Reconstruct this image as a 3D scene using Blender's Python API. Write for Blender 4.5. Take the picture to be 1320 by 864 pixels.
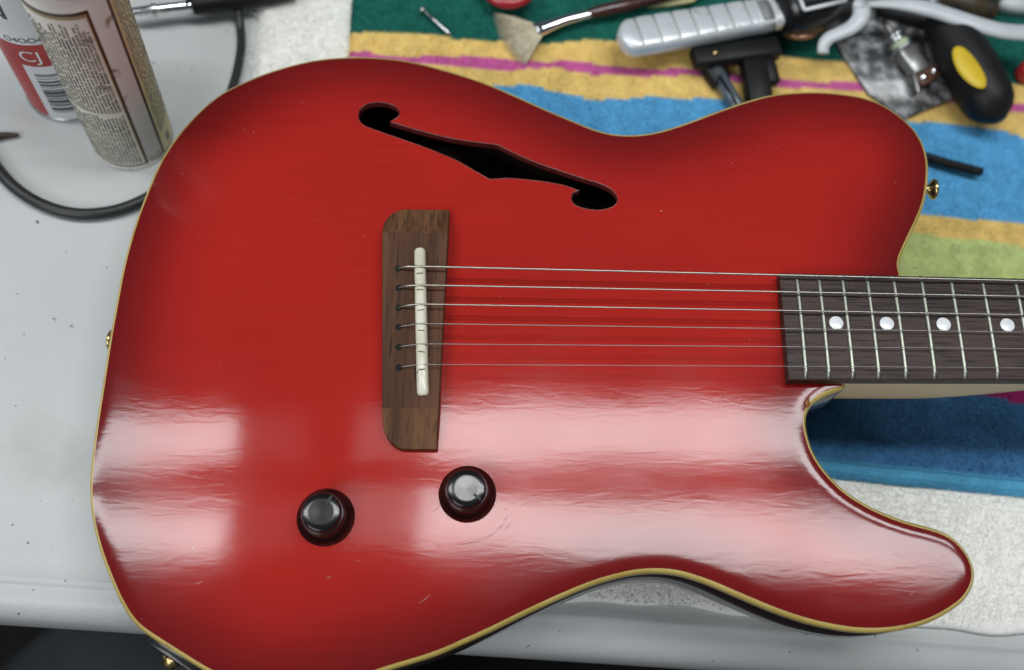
import bpy, math, random
import numpy as np
from mathutils import Vector, Matrix, geometry
R_ = math.radians
rng = np.random.default_rng(7); random.seed(7)
sc = bpy.context.scene
for o in list(bpy.data.objects): bpy.data.objects.remove(o)

# ------------------------------------------------------------------ camera
F, CX, CY = 1300.0, 660.0, 432.0                 # focal length in photo pixels (1320 wide)
def nrm(v): v = np.array(v, float); return v/np.linalg.norm(v)
Zw = nrm((178, 498, 1300)); Xw = nrm(np.array([1., 0, 0])-Zw[0]*Zw); Yw = np.cross(Zw, Xw)
RW = np.array([Xw, Yw, Zw])                      # camera axes -> table axes
Zg = nrm((9, 492, 1300))                         # normal of the guitar top (the neck end lies higher)
HC = 0.5200                                      # camera height above the table
cam_d = bpy.data.cameras.new('camera'); cam = bpy.data.objects.new('camera', cam_d); sc.collection.objects.link(cam)
m = Matrix([list(RW[0])+[0], list(RW[1])+[0], list(RW[2])+[HC], [0, 0, 0, 1]]); cam.matrix_world = m
cam_d.sensor_width = 36; cam_d.lens = F/1320*36; cam_d.clip_start = .01; cam_d.clip_end = 50
cam_d.dof.use_dof = True; cam_d.dof.focus_distance = .485; cam_d.dof.aperture_fstop = 4.0
sc.camera = cam

# ------------------------------------------------------------------ light: dim room air + four fluorescent tubes overhead
w = bpy.data.worlds.new('World'); sc.world = w; w.use_nodes = True
bg = w.node_tree.nodes['Background']; bg.inputs[0].default_value = (.80, .90, 1.0, 1); bg.inputs[1].default_value = .085
def tube_lamp(name, x0, x1, y, z, width, watts):
    l = bpy.data.lights.new(name, 'AREA'); l.shape = 'RECTANGLE'; l.size = x1-x0; l.size_y = width
    l.energy = watts; l.color = (.965, .985, 1.0)
    o = bpy.data.objects.new(name, l); sc.collection.objects.link(o); o.location = ((x0+x1)/2, y, z)
    return o
WATT = 7.5
def fitting(x0, x1, y, width, rot, soft):
    """one fluorescent fitting: bright tube and its dim end by the gap between the two fittings"""
    a = tube_lamp('fluorescent_lamp', x0, x1, y, 1.7, width, WATT*(x1-x0)/1.24*width/.115); a.rotation_euler.z = R_(rot)
    cx, L_ = (x0+x1)/2, .16
    ex = x0-L_/2-.004 if soft < 0 else x1+L_/2+.004
    b = tube_lamp('fluorescent_lamp', ex-L_/2, ex+L_/2, y+math.tan(R_(rot))*(ex-cx), 1.7, width, WATT*L_/1.24*width/.115*abs(soft)); b.rotation_euler.z = R_(rot)
fitting(-.31, .98, .548, .120, -2.0, -.12)
fitting(-.33, .98, .338, .125, -4.0, -.17)
fitting(-1.96, -.745, .568, .110, 0, .045)
fitting(-1.96, -.745, .372, .110, 0, .045)
# room fill added front left, where the rim highlight tells of a bright source
wl_ = bpy.data.lights.new('front_fill_light', 'AREA'); wl_.shape = 'RECTANGLE'; wl_.size = 1.3; wl_.size_y = .9; wl_.energy = 21; wl_.color = (.95, .97, 1)
wo = bpy.data.objects.new('front_fill_light', wl_); sc.collection.objects.link(wo); wo.location = (-1.25, -1.20, 1.50); wo.rotation_euler = Vector((1.25, 1.35, -1.45)).to_track_quat('-Z', 'Y').to_euler()
sc.view_settings.view_transform = 'Standard'; sc.view_settings.look = 'None'
sc.view_settings.exposure = 0; sc.view_settings.gamma = 1
sc.render.engine = 'CYCLES'

# ------------------------------------------------------------------ geometry helpers
def T(px, py, z=0.0):                            # photo point -> table frame, at height z
    r = RW @ np.array([(px-CX)/F, (CY-py)/F, -1]); t = (z-HC)/r[2]
    return np.array([r[0]*t, r[1]*t, z])
ray = np.array([(780-CX)/F, (CY-420)/F, -1]); ray2 = ray+np.array([100/F, -1.25/F, 0])
Xg = nrm(ray2/(ray2@Zg)-ray/(ray@Zg)); Xg = Xg*np.sign(Xg[0]); Yg = np.cross(Zg, Xg); RG = np.array([Xg, Yg, Zg])
OFF = (np.array([(1033-CX)/F, (CY-420)/F, -1])*.4833)@Zg-.0075
def hit(px, py, z):
    r = np.array([(px-CX)/F, (CY-py)/F, -1]); return r*((OFF+z)/(r@Zg))
OG = hit(541, 418, 0)
def G(px, py, z=0.0): return RG@(hit(px, py, z)-OG)    # photo point -> guitar frame (x to the neck, z out of the top)
MG = RW@RG.T; LG = RW@OG+np.array([0, 0, HC])
GM = Matrix([list(MG[0])+[LG[0]], list(MG[1])+[LG[1]], list(MG[2])+[LG[2]], [0, 0, 0, 1]])

def mk(name, V, Fc, mat=None, parent=None, smooth=True):
    me = bpy.data.meshes.new(name)
    me.from_pydata([tuple(map(float, v)) for v in V], [], [tuple(map(int, f)) for f in Fc])
    if smooth: me.polygons.foreach_set('use_smooth', [True]*len(me.polygons))
    if mat: me.materials.append(mat)
    me.update()
    o = bpy.data.objects.new(name, me); sc.collection.objects.link(o)
    if parent: o.parent = parent
    return o
def big(name, V, Fc, mat, parent=None, smooth=True):   # numpy route for large meshes of equal-sided faces
    V = np.asarray(V, np.float32); Fc = np.asarray(Fc, np.int32); k = Fc.shape[1]
    me = bpy.data.meshes.new(name); me.vertices.add(len(V)); me.vertices.foreach_set('co', V.ravel())
    me.loops.add(Fc.size); me.loops.foreach_set('vertex_index', Fc.ravel())
    me.polygons.add(len(Fc)); me.polygons.foreach_set('loop_start', np.arange(0, Fc.size, k, dtype=np.int32))
    me.update(calc_edges=True)
    me.polygons.foreach_set('use_smooth', np.full(len(Fc), smooth))
    me.materials.append(mat); me.update()
    o = bpy.data.objects.new(name, me); sc.collection.objects.link(o)
    if parent: o.parent = parent
    return o
def thing(name, label, cat, loc=None, group=None, mat4=None):
    o = bpy.data.objects.new(name, None); sc.collection.objects.link(o); o.empty_display_size = .01
    if loc is not None: o.location = tuple(loc)
    if mat4 is not None: o.matrix_world = mat4
    o['label'] = label; o['category'] = cat
    if group: o['group'] = group
    return o
def tag(o, label, cat, group=None):
    o['label'] = label; o['category'] = cat
    if group: o['group'] = group
    return o
def catmull(P, n=8, closed=False):
    P = [np.array(p, float) for p in P]; out = []; N = len(P)
    for i in range(N if closed else N-1):
        if closed: a, b, c, d = P[(i-1) % N], P[i], P[(i+1) % N], P[(i+2) % N]
        else: a, b, c, d = P[max(i-1, 0)], P[i], P[i+1], P[min(i+2, N-1)]
        for k in range(n):
            t = k/n
            out.append(.5*((2*b)+(-a+c)*t+(2*a-5*b+4*c-d)*t*t+(-a+3*b-3*c+d)*t**3))
    if not closed: out.append(P[-1])
    return np.array(out)
def sweep(path, rad, seg=12, flat=None, up=(0, 0, 1), caps=True):
    """tube along path; rad scalar or list; flat = height/width ratio of an oval section lying on `up`"""
    P = np.asarray(path, float); n = len(P); rad = np.interp(np.linspace(0, 1, n), np.linspace(0, 1, len(rad)), rad) if np.ndim(rad) else np.full(n, rad)
    V = []; Fc = []; up = np.array(up, float)
    for i in range(n):
        t = nrm(P[min(i+1, n-1)]-P[max(i-1, 0)])
        s = np.cross(t, up); s = nrm(s if np.linalg.norm(s) > 1e-6 else np.cross(t, (0, 1, 0))); u = np.cross(s, t)
        for k in range(seg):
            a = 2*math.pi*k/seg
            V.append(P[i]+rad[i]*(math.cos(a)*s+math.sin(a)*(flat or 1)*u))
    for i in range(n-1):
        for k in range(seg):
            Fc.append((i*seg+k, i*seg+(k+1) % seg, (i+1)*seg+(k+1) % seg, (i+1)*seg+k))
    if caps:
        Fc.append(tuple(range(seg))[::-1]); Fc.append(tuple((n-1)*seg+k for k in range(seg)))
    return V, Fc
def lathe(prof, seg=40, o=(0, 0, 0), axis=(0, 0, 1)):
    o = np.array(o, float); a = nrm(axis); x = np.cross(a, (0, 1, 0)); x = nrm(x if np.linalg.norm(x) > 1e-3 else np.cross(a, (1, 0, 0))); y = np.cross(a, x)
    V = []; Fc = []
    for r, z in prof:
        for k in range(seg):
            t = 2*math.pi*k/seg; V.append(o+a*z+max(r, 1e-6)*(math.cos(t)*x+math.sin(t)*y))
    for i in range(len(prof)-1):
        for k in range(seg):
            Fc.append((i*seg+k, i*seg+(k+1) % seg, (i+1)*seg+(k+1) % seg, (i+1)*seg+k))
    return V, Fc
def boxm(c, size, ax=None, bev=.15):
    """bevelled box: centre, full sizes, optional axes rows"""
    ax = np.eye(3) if ax is None else np.array([nrm(a) for a in ax]); h = np.array(size)/2; b = min(h)*2*bev
    V = []; Fc = []
    lay = [(-h[2], b), (-h[2]+b, 0), (h[2]-b, 0), (h[2], b)]
    for z, i in lay:
        X, Y = h[0]-i, h[1]-i; e = b*.8
        for x, y in [(-X+e, -Y), (X-e, -Y), (X, -Y+e), (X, Y-e), (X-e, Y), (-X+e, Y), (-X, Y-e), (-X, -Y+e)]:
            V.append(np.array(c)+x*ax[0]+y*ax[1]+z*ax[2])
    for i in range(3):
        for k in range(8): Fc.append((i*8+k, i*8+(k+1) % 8, i*8+8+(k+1) % 8, i*8+8+k))
    Fc.append(tuple(range(8))[::-1]); Fc.append(tuple(24+k for k in range(8)))
    return V, Fc
def prism(poly, z0, z1, bev=.0006):
    """flat sheet from a convex-ish outline (world xy), bevelled upper rim"""
    P = np.array([p[:2] for p in poly]); c = P.mean(0); n = len(P); V = []; Fc = []
    d = P-c; L = np.linalg.norm(d, axis=1, keepdims=True); Q = c+d*(1-bev/L)
    for pp, z in ((P, z0), (P, z1-bev), (Q, z1)):
        V += [(p[0], p[1], z) for p in pp]
    for i in range(2):
        for k in range(n): Fc.append((i*n+k, i*n+(k+1) % n, (i+1)*n+(k+1) % n, (i+1)*n+k))
    Fc.append(tuple(range(n))[::-1]); Fc.append(tuple(2*n+k for k in range(n)))
    return V, Fc
def join(*ms):
    V = []; Fc = []
    for v, f in ms:
        o = len(V); V += list(v); Fc += [tuple(i+o for i in q) for q in f]
    return V, Fc

# ------------------------------------------------------------------ material helper
def M(name, c1, c2=None, scale=60, stretch=(1, 1, 1), lo=.35, hi=.65, rough=.5, metal=0, coat=0, coat_r=.05, bump=0, bscale=None, bstretch=None, spec=.5, detail=5, c3=None, s3=300, lo3=.62, hi3=.7, sheen=0, attr=None, st3=(1, 1, 1), rvar=0):
    mt = bpy.data.materials.new(name); mt.use_nodes = True; nt = mt.node_tree; N = nt.nodes; L = nt.links
    b = N['Principled BSDF']; b.inputs['Roughness'].default_value = rough; b.inputs['Metallic'].default_value = metal
    b.inputs['Coat Weight'].default_value = coat; b.inputs['Coat Roughness'].default_value = coat_r
    b.inputs['Specular IOR Level'].default_value = spec; b.inputs['Base Color'].default_value = (*c1, 1)
    if sheen: b.inputs['Sheen Weight'].default_value = sheen; b.inputs['Sheen Roughness'].default_value = .6
    tc = N.new('ShaderNodeTexCoord')
    def noise(s, st, det=detail):
        mp = N.new('ShaderNodeMapping'); mp.inputs['Scale'].default_value = st; L.new(tc.outputs['Object'], mp.inputs['Vector'])
        nz = N.new('ShaderNodeTexNoise'); nz.inputs['Scale'].default_value = s; nz.inputs['Detail'].default_value = det
        L.new(mp.outputs[0], nz.inputs['Vector']); return nz.outputs['Fac']
    def rng_(sock, a, c):
        mr = N.new('ShaderNodeMapRange'); mr.inputs[1].default_value = a; mr.inputs[2].default_value = c; L.new(sock, mr.inputs[0]); return mr.outputs[0]
    col = None
    if attr:
        at = N.new('ShaderNodeAttribute'); at.attribute_name = attr; col = at.outputs['Color']
        if c2 is not None:
            mx = N.new('ShaderNodeMix'); mx.data_type = 'RGBA'; mx.blend_type = 'MULTIPLY'; mx.inputs[0].default_value = 1
            m2 = N.new('ShaderNodeMix'); m2.data_type = 'RGBA'; m2.inputs[6].default_value = (*c1, 1); m2.inputs[7].default_value = (*c2, 1)
            L.new(rng_(noise(scale, stretch), lo, hi), m2.inputs[0]); L.new(col, mx.inputs[6]); L.new(m2.outputs[2], mx.inputs[7]); col = mx.outputs[2]
    elif c2 is not None:
        m2 = N.new('ShaderNodeMix'); m2.data_type = 'RGBA'; m2.inputs[6].default_value = (*c1, 1); m2.inputs[7].default_value = (*c2, 1)
        L.new(rng_(noise(scale, stretch), lo, hi), m2.inputs[0]); col = m2.outputs[2]
    if c3 is not None:
        m3 = N.new('ShaderNodeMix'); m3.data_type = 'RGBA'; m3.inputs[7].default_value = (*c3, 1)
        if col is not None: L.new(col, m3.inputs[6])
        else: m3.inputs[6].default_value = (*c1, 1)
        L.new(rng_(noise(s3, st3), lo3, hi3), m3.inputs[0]); col = m3.outputs[2]
    if col is not None: L.new(col, b.inputs['Base Color'])
    if rvar:
        mr = N.new('ShaderNodeMapRange'); mr.inputs[3].default_value = rough-rvar; mr.inputs[4].default_value = rough+rvar; L.new(noise(90, (1, 1, 1)), mr.inputs[0]); L.new(mr.outputs[0], b.inputs['Roughness'])
    if bump:
        bp = N.new('ShaderNodeBump'); bp.inputs['Distance'].default_value = bump; L.new(noise(bscale or scale, bstretch or stretch), bp.inputs['Height']); L.new(bp.outputs[0], b.inputs['Normal'])
    return mt

# lacquered red burst top
def lacquer():
    mt = bpy.data.materials.new('red_burst_lacquer'); mt.use_nodes = True; nt = mt.node_tree; N = nt.nodes; L = nt.links; b = N['Principled BSDF']
    at = N.new('ShaderNodeAttribute'); at.attribute_name = 'burst'
    cr = N.new('ShaderNodeValToRGB'); e = cr.color_ramp.elements
    e[0].position = 0; e[0].color = (.135, .0055, .0060, 1); e[1].position = 1; e[1].color = (.395, .0152, .0095, 1)
    k = e.new(.30); k.color = (.215, .0080, .0072, 1); k = e.new(.62); k.color = (.330, .0125, .0095, 1)
    L.new(at.outputs['Fac'], cr.inputs[0])
    tc = N.new('ShaderNodeTexCoord')
    def noise(s, st, det=4, dist=0):
        mp = N.new('ShaderNodeMapping'); mp.inputs['Scale'].default_value = st; L.new(tc.outputs['Object'], mp.inputs['Vector'])
        nz = N.new('ShaderNodeTexNoise'); nz.inputs['Scale'].default_value = s; nz.inputs['Detail'].default_value = det; nz.inputs['Distortion'].default_value = dist
        L.new(mp.outputs[0], nz.inputs['Vector']); return nz.outputs['Fac']
    def ramp(sock, a, c, o0, o1):
        mr = N.new('ShaderNodeMapRange'); mr.inputs[1].default_value = a; mr.inputs[2].default_value = c; mr.inputs[3].default_value = o0; mr.inputs[4].default_value = o1
        L.new(sock, mr.inputs[0]); return mr.outputs[0]
    g1 = ramp(noise(60, (.35, 13, 1)), .3, .7, .93, 1.05)       # spruce grain under the stain
    g2 = ramp(noise(9, (1, 1, 1)), .3, .7, .93, 1.07)
    mu = N.new('ShaderNodeMath'); mu.operation = 'MULTIPLY'; L.new(g1, mu.inputs[0]); L.new(g2, mu.inputs[1])
    mx = N.new('ShaderNodeVectorMath'); mx.operation = 'SCALE'; L.new(cr.outputs[0], mx.inputs[0]); L.new(mu.outputs[0], mx.inputs['Scale'])
    dm = N.new('ShaderNodeMix'); dm.data_type = 'RGBA'; dm.inputs[7].default_value = (.55, .38, .36, 1)      # dust specks
    L.new(ramp(noise(420, (1, 1, 1), 1), .80, .82, 0, .5), dm.inputs[0]); L.new(mx.outputs[0], dm.inputs[6]); L.new(dm.outputs[2], b.inputs['Base Color'])
    b.inputs['Roughness'].default_value = .6; b.inputs['Specular IOR Level'].default_value = .04
    b.inputs['Coat Weight'].default_value = 1; b.inputs['Coat IOR'].default_value = 1.41
    L.new(ramp(noise(22, (1, 1.6, 1), 3), .3, .75, .06, .11), b.inputs['Coat Roughness'])
    # ripples of the old finish: long along the grain, plus orange peel
    b1 = N.new('ShaderNodeBump'); b1.inputs['Distance'].default_value = 1.5e-5; L.new(noise(240, (.34, 1.25, 1), 4, .9), b1.inputs['Height'])
    b2 = N.new('ShaderNodeBump'); b2.inputs['Distance'].default_value = 1.6e-5; L.new(noise(50, (.35, 1.7, 1), 2), b2.inputs['Height']); L.new(b1.outputs[0], b2.inputs['Normal'])
    L.new(b2.outputs[0], b.inputs['Coat Normal'])
    return mt
m_red = lacquer()
m_side = M('dark_side_lacquer', (.012, .004, .005), (.02, .006, .007), 40, rough=.35, coat=1, coat_r=.12, spec=.2)
m_bind = M('aged_cream_binding', (.44, .32, .070), (.54, .41, .115), 55, rough=.4, coat=.6, coat_r=.15, c3=(.25, .14, .05), s3=90, lo3=.66, hi3=.8)
m_lining = M('sound_hole_edge', (.10, .010, .009), (.16, .018, .015), 300, rough=.5, coat=.5, coat_r=.2)
m_inner = M('raw_cavity_wood', (.05, .03, .02), (.08, .05, .03), 60, rough=.8)
m_rose = M('bridge_rosewood', (.050, .0195, .0100), (.130, .058, .029), 42, (2.6, .16, 1), lo=.3, hi=.68, rough=.6, spec=.2, c3=(.018, .009, .006), s3=260, st3=(3.2, .18, 1), lo3=.55, hi3=.70, bump=3e-4, bscale=300, bstretch=(3.5, .2, 1))
m_rose_end = M('bridge_end_rosewood', (.054, .023, .0100), (.155, .073, .031), 50, (3, .25, 1), lo=.3, hi=.68, rough=.6, spec=.2, c3=(.03, .015, .008), s3=300, st3=(3.2, .22, 1), lo3=.54, hi3=.74, bump=2e-4, bscale=300, bstretch=(3.5, .2, 1))
m_bone = M('bone_saddle', (.72, .70, .58), (.60, .57, .44), 120, rough=.35, coat=.3, c3=(.25, .22, .15), s3=420, lo3=.66, hi3=.73)
m_board = M('fretboard_rosewood', (.021, .0125, .0105), (.062, .036, .030), 45, (.25, 3, 1), lo=.3, hi=.7, rough=.5, c3=(.008, .006, .006), s3=230, st3=(.22, 3.2, 1), lo3=.56, hi3=.64, bump=5e-4, bscale=230, bstretch=(.22, 3.2, 1), spec=.35)
m_fret = M('nickel_fret', (.37, .38, .32), rough=.42, metal=1, rvar=.08)
m_dot = M('pearl_dot', (.70, .73, .76), (.82, .84, .85), 400, rough=.3, coat=.5)
m_maple = M('maple_neck', (.80, .57, .26), (.86, .65, .33), 40, (.3, 2, 2), rough=.45, coat=.5, coat_r=.15)
m_wound = M('wound_string', (.50, .485, .43), rough=.36, metal=1, bump=1e-4, bscale=2200, bstretch=(1, .02, .02))
m_plain = M('plain_string', (.36, .355, .34), rough=.35, metal=1)
m_blackp = M('black_plastic', (.006, .006, .0065), (.011, .011, .012), 90, rough=.28, coat=.3, coat_r=.12, c3=(.05, .05, .05), s3=260, lo3=.7, hi3=.8)
m_blackm = M('matt_black_plastic', (.006, .006, .0065), (.011, .011, .012), 60, rough=.5, spec=.3)
m_hole = M('hole_black', (.004, .003, .003), rough=.9)
m_gold = M('gold_hardware', (.75, .58, .27), (.55, .40, .17), 200, rough=.25, metal=1, rvar=.08)
m_steel = M('bright_steel', (.74, .76, .78), (.62, .64, .66), 90, rough=.25, metal=1, rvar=.1)
m_steel2 = M('dull_steel', (.38, .38, .37), (.27, .26, .25), 150, rough=.42, metal=1, rvar=.12)
m_chrome = M('chrome', (.85, .87, .9), rough=.08, metal=1)

# ------------------------------------------------------------------ table, floor, stool
def table_mat():
    mt = M('grey_plastic_table', (.49, .512, .51), (.545, .565, .56), 7, rough=.38, bump=1.6e-4, bscale=420, spec=.4, c3=(.085, .075, .06), s3=230, lo3=.712, hi3=.74)
    nt = mt.node_tree; N = nt.nodes; L = nt.links; b = N['Principled BSDF']
    src = b.inputs['Base Color'].links[0].from_socket
    tc = N.new('ShaderNodeTexCoord')
    nz = N.new('ShaderNodeTexNoise'); nz.inputs['Scale'].default_value = 14; nz.inputs['Detail'].default_value = 7; L.new(tc.outputs['Object'], nz.inputs['Vector'])
    mr = N.new('ShaderNodeMapRange'); mr.inputs[1].default_value = .56; mr.inputs[2].default_value = .78; mr.inputs[4].default_value = .75; L.new(nz.outputs['Fac'], mr.inputs[0])
    mx = N.new('ShaderNodeMix'); mx.data_type = 'RGBA'; mx.inputs[7].default_value = (.34, .35, .325, 1); L.new(mr.outputs[0], mx.inputs[0]); L.new(src, mx.inputs[6])
    L.new(mx.outputs[2], b.inputs['Base Color'])
    return mt
m_table = table_mat()
e0, e1 = T(0, 745), T(1160, 825); ed = nrm((e1-e0)[:2]); en = np.array([ed[1], -ed[0]])       # edge direction, outward (to the viewer)
prof = [(-1.1, -.03), (-1.1, 0), (-.3, 0), (-.012, 0), (-.003, .0001), (-.0012, .0007), (0, .0009), (.0012, .0005), (.0022, -.0006), (.0036, -.0012), (.006, -.0014), (.0085, -.0018), (.0115, -.0032), (.0145, -.0058), (.0170, -.0095), (.0185, -.014), (.0192, -.020), (.0192, -.036), (.017, -.040), (.004, -.041), (.002, -.03)]
V = []; Fc = []
ts = np.concatenate([[-1.0], np.linspace(-.5, .7, 60), [1.3]]); np_ = len(prof)
for t in ts:
    for s, z in prof:
        q = e0[:2]+ed*t+en*s; V.append((q[0], q[1], z))
for i in range(len(ts)-1):
    for k in range(np_-1): Fc.append((i*np_+k, i*np_+k+1, (i+1)*np_+k+1, (i+1)*np_+k))
tb = mk('work_table', V, Fc, m_table); tag(tb, 'pale grey plastic work table with rounded front edge under everything', 'table')
fl = mk('floor', [(-3, -3, -.74), (3, -3, -.74), (3, 3, -.74), (-3, 3, -.74)], [(0, 1, 2, 3)], M('dark_floor', (.006, .006, .006), (.012, .011, .010), 8, rough=.8)); fl['kind'] = 'structure'
sp = T(205, 1050, -.30)
st = thing('stool', 'dark grey padded stool seat in shadow below the table edge', 'stool', (sp[0], sp[1], -.74))
m_vinyl = M('grey_vinyl', (.05, .055, .058), (.10, .11, .115), 9, rough=.36, bump=2e-3, bscale=25)
mk('seat', *lathe([(0, .44), (.09, .44), (.13, .436), (.158, .424), (.172, .402), (.172, .385), (.165, .372), (0, .37)], 64), m_vinyl, st)
mk('post', *lathe([(.02, 0.02), (.02, .37)], 20), m_blackm, st)
mk('base', *lathe([(0, .03), (.03, .03), (.16, .012), (.165, 0), (0, 0)], 40), m_blackm, st)

# ------------------------------------------------------------------ guitar
gt = thing('guitar', 'red sunburst hollow electric guitar with cream binding lying on the work table', 'guitar', mat4=GM)
OUT = [(1164, 354), (1160.4, 342), (1162.5, 332), (1170, 315), (1182, 290), (1191, 268.6), (1196.5, 247.5), (1199, 220.4), (1197, 199), (1191, 181), (1179, 163), (1161, 146.7), (1140, 133), (1116, 123.5), (1089, 118.7), (1058.7, 116), (1028.6, 116.3), (998.5, 119), (974, 124.7), (950, 132), (920, 142.7), (890, 154), (860, 164), (836, 169.6), (812.7, 171.6), (789, 170), (769, 165), (746, 156), (722, 146), (698.5, 136), (675, 125.2), (647, 112.8), (623.6, 103.5), (600, 95.5), (570, 86.5), (536, 78), (510, 73.6), (482, 71.3), (451.5, 70.8), (421, 72.7), (398.5, 76), (376, 81.2), (353, 88), (330, 96.2), (300, 109.5), (279.5, 121), (256.4, 140), (238, 159.5), (221.6, 180), (205.5, 205), (194, 229.5), (183, 257), (171, 290), (157, 340), (145, 402), (136.5, 451), (130.5, 490), (123, 537), (116.3, 586), (113.3, 628), (115.8, 665), (124, 702), (136, 737), (149.5, 769), (162, 792), (171, 804), (184, 815.5), (208.6, 831.6), (237.8, 850), (262, 865), (300, 883), (345, 893), (395, 892), (445, 882), (503, 863.5), (559, 846.5), (598, 830), (637.6, 812), (676, 793), (716, 774.5), (746, 761.5), (775.5, 750.5), (815, 740.5), (842.5, 738), (874, 740.5), (913, 752.5), (953, 769.5), (1000, 789), (1040, 802.5), (1085, 812.3), (1118, 815.5), (1152, 814), (1185, 807.5), (1210, 798), (1235, 783), (1248, 771), (1256.7, 756), (1259.5, 740), (1255.5, 723), (1242, 702), (1224, 687.5), (1200, 678.5), (1168, 670), (1131, 655.5), (1094, 634), (1068, 609), (1050, 582), (1040.5, 550), (1042, 530), (1053, 516), (1068, 508), (1088.5, 501)]
og = np.array([G(x, y)[:2] for x, y in OUT])
def resample(P, step, closed=True):
    if closed: P = np.vstack([P, P[:1]])
    s = np.concatenate([[0], np.cumsum(np.linalg.norm(np.diff(P, axis=0), axis=1))]); n = max(int(round(s[-1]/step)), 3)
    u = np.linspace(0, s[-1], n+(0 if closed else 1), endpoint=not closed)
    return np.stack([np.interp(u, s, P[:, 0]), np.interp(u, s, P[:, 1])], 1)
curve = catmull(og, 10)                                            # open from upper cutaway round to the lower cutaway
curve = resample(curve, .0022, closed=False)
for _ in range(3): curve[1:-1] = .25*curve[:-2]+.5*curve[1:-1]+.25*curve[2:]
close = np.array([curve[-1]+(curve[0]-curve[-1])*t for t in np.linspace(0, 1, 24)[1:-1]])
OL = np.vstack([curve, close]); NO = len(OL)
if np.sum(OL[:, 0]*np.roll(OL[:, 1], -1)-np.roll(OL[:, 0], -1)*OL[:, 1]) < 0: OL = OL[::-1]
def normals(P):
    t = np.roll(P, -1, 0)-np.roll(P, 1, 0); t /= np.linalg.norm(t, axis=1, keepdims=True)
    return np.stack([-t[:, 1], t[:, 0]], 1)                         # inward for counter-clockwise
NI = normals(OL)
def segdist(P, Q):
    A = Q; B = np.roll(Q, -1, 0); d = np.full(len(P), 9.)
    for a, b in zip(A, B):
        ab = b-a; t = np.clip(((P-a)@ab)/(ab@ab+1e-18), 0, 1); d = np.minimum(d, np.linalg.norm(P-(a+t[:, None]*ab), axis=1))
    return d
def inside(P, Q):
    r = np.zeros(len(P), bool); A = Q; B = np.roll(Q, -1, 0)
    for a, b in zip(A, B):
        if a[1] == b[1]: continue
        c = ((a[1] > P[:, 1]) != (b[1] > P[:, 1])) & (P[:, 0] < (b[0]-a[0])*(P[:, 1]-a[1])/(b[1]-a[1])+a[0]); r ^= c
    return r
BW = .0019                                                          # width of the binding seen from above
INNER = OL+NI*BW
FH = [(461.6, 147.3), (464.5, 140), (473, 133.8), (486, 131.5), (500.5, 133), (512, 138.7), (515.7, 145.3), (512, 151.7), (503, 156.6), (523.5, 163), (555, 171.8), (584, 178.4), (612.7, 182.8), (641.5, 186.2), (664.5, 197.7), (693, 209.8), (722, 219.9), (751, 229.4), (774, 236.6), (788, 243.8), (795.5, 252.4), (795.5, 261), (788, 267.4), (774, 270.8), (756.6, 269.7), (742, 264.8), (736.5, 258.2), (737, 251), (741, 246.5), (746.6, 246.2), (728, 239.5), (705, 235), (676, 231.4), (653, 230), (631.4, 231.4), (612.7, 220.7), (589.7, 207.8), (566.7, 197.7), (540.7, 187.6), (512, 177.6), (483, 167.5), (468.8, 161.7), (462.5, 154.5)]
fh = np.array([G(x, y)[:2] for x, y in FH])
SH = [8, 13, 29, 34]                                                # corners kept sharp
def piecewise(P, sharp, n):
    out = []; N = len(P)
    for a, b in zip(sharp, sharp[1:]+[sharp[0]+N]):
        out.append(catmull([P[i % N] for i in range(a, b+1)], n)[:-1])
    return np.vstack(out)
FHC = resample(piecewise(fh, SH, 8), .0013)
if np.sum(FHC[:, 0]*np.roll(FHC[:, 1], -1)-np.roll(FHC[:, 0], -1)*FHC[:, 1]) < 0: FHC = FHC[::-1]
K1, K2 = G(420, 667)[:2], G(602.5, 637)[:2]; WR = .0132
circ = lambda c, r, n=64: np.array([c+r*np.array([math.cos(2*math.pi*i/n), math.sin(2*math.pi*i/n)]) for i in range(n)])
loops = [INNER, FHC, circ(K1, WR), circ(K2, WR)]
# points inside: rings near the rim, then a jittered grid
pts = []
for dd in (.0012, .0026, .0042, .0062, .0085, .0112):
    Pq = OL+NI*(BW+dd); pts.append(Pq[segdist(Pq, OL) > (BW+dd)*.93])
mn, mxx = OL.min(0), OL.max(0); gx, gy = np.meshgrid(np.arange(mn[0], mxx[0], .0042), np.arange(mn[1], mxx[1], .0042)); gp = np.stack([gx.ravel(), gy.ravel()], 1)
gp += rng.uniform(-.0007, .0007, gp.shape); gp = gp[inside(gp, OL)]; gp = gp[segdist(gp, OL) > .0150]; pts.append(gp)
pts = np.vstack(pts)
for lp in loops[1:]: pts = pts[~inside(pts, lp)]; pts = pts[segdist(pts, lp) > .0016]
allp = list(map(Vector, np.vstack(loops+[pts]).tolist())); edges = []; b0 = 0
for lp in loops: edges += [(b0+i, b0+(i+1) % len(lp)) for i in range(len(lp))]; b0 += len(lp)
cv, ce, cf, *_ = geometry.delaunay_2d_cdt(allp, edges, [], 0, 1e-7)
CV = np.array([tuple(v) for v in cv]); CF = np.array([tuple(f) for f in cf]); cen = CV[CF].mean(1)
keep = inside(cen, INNER)
for lp in loops[1:]: keep &= ~inside(cen, lp)
CF = CF[keep]
def topz(d):                                                        # rim of the carved top rolls off
    q = np.clip(1-d/.0075, 0, 1); return -.0008*q**2.2
D = segdist(CV, OL); Z = topz(D-BW*.0)
# gentle waviness of an old top
Z += 2.2e-5*np.sin(CV[:, 0]*70+1.3)*np.sin(CV[:, 1]*95)+3.0e-5*np.sin(CV[:, 1]*60+CV[:, 0]*25)
top = big('body_top', np.column_stack([CV, Z]), CF, m_red, gt)
at = top.data.attributes.new('burst', 'FLOAT', 'POINT')
lowv = 1-.0*CV[:, 1]
at.data.foreach_set('value', np.clip((D-.0005)/.046, 0, 1).astype(np.float32))
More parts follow.
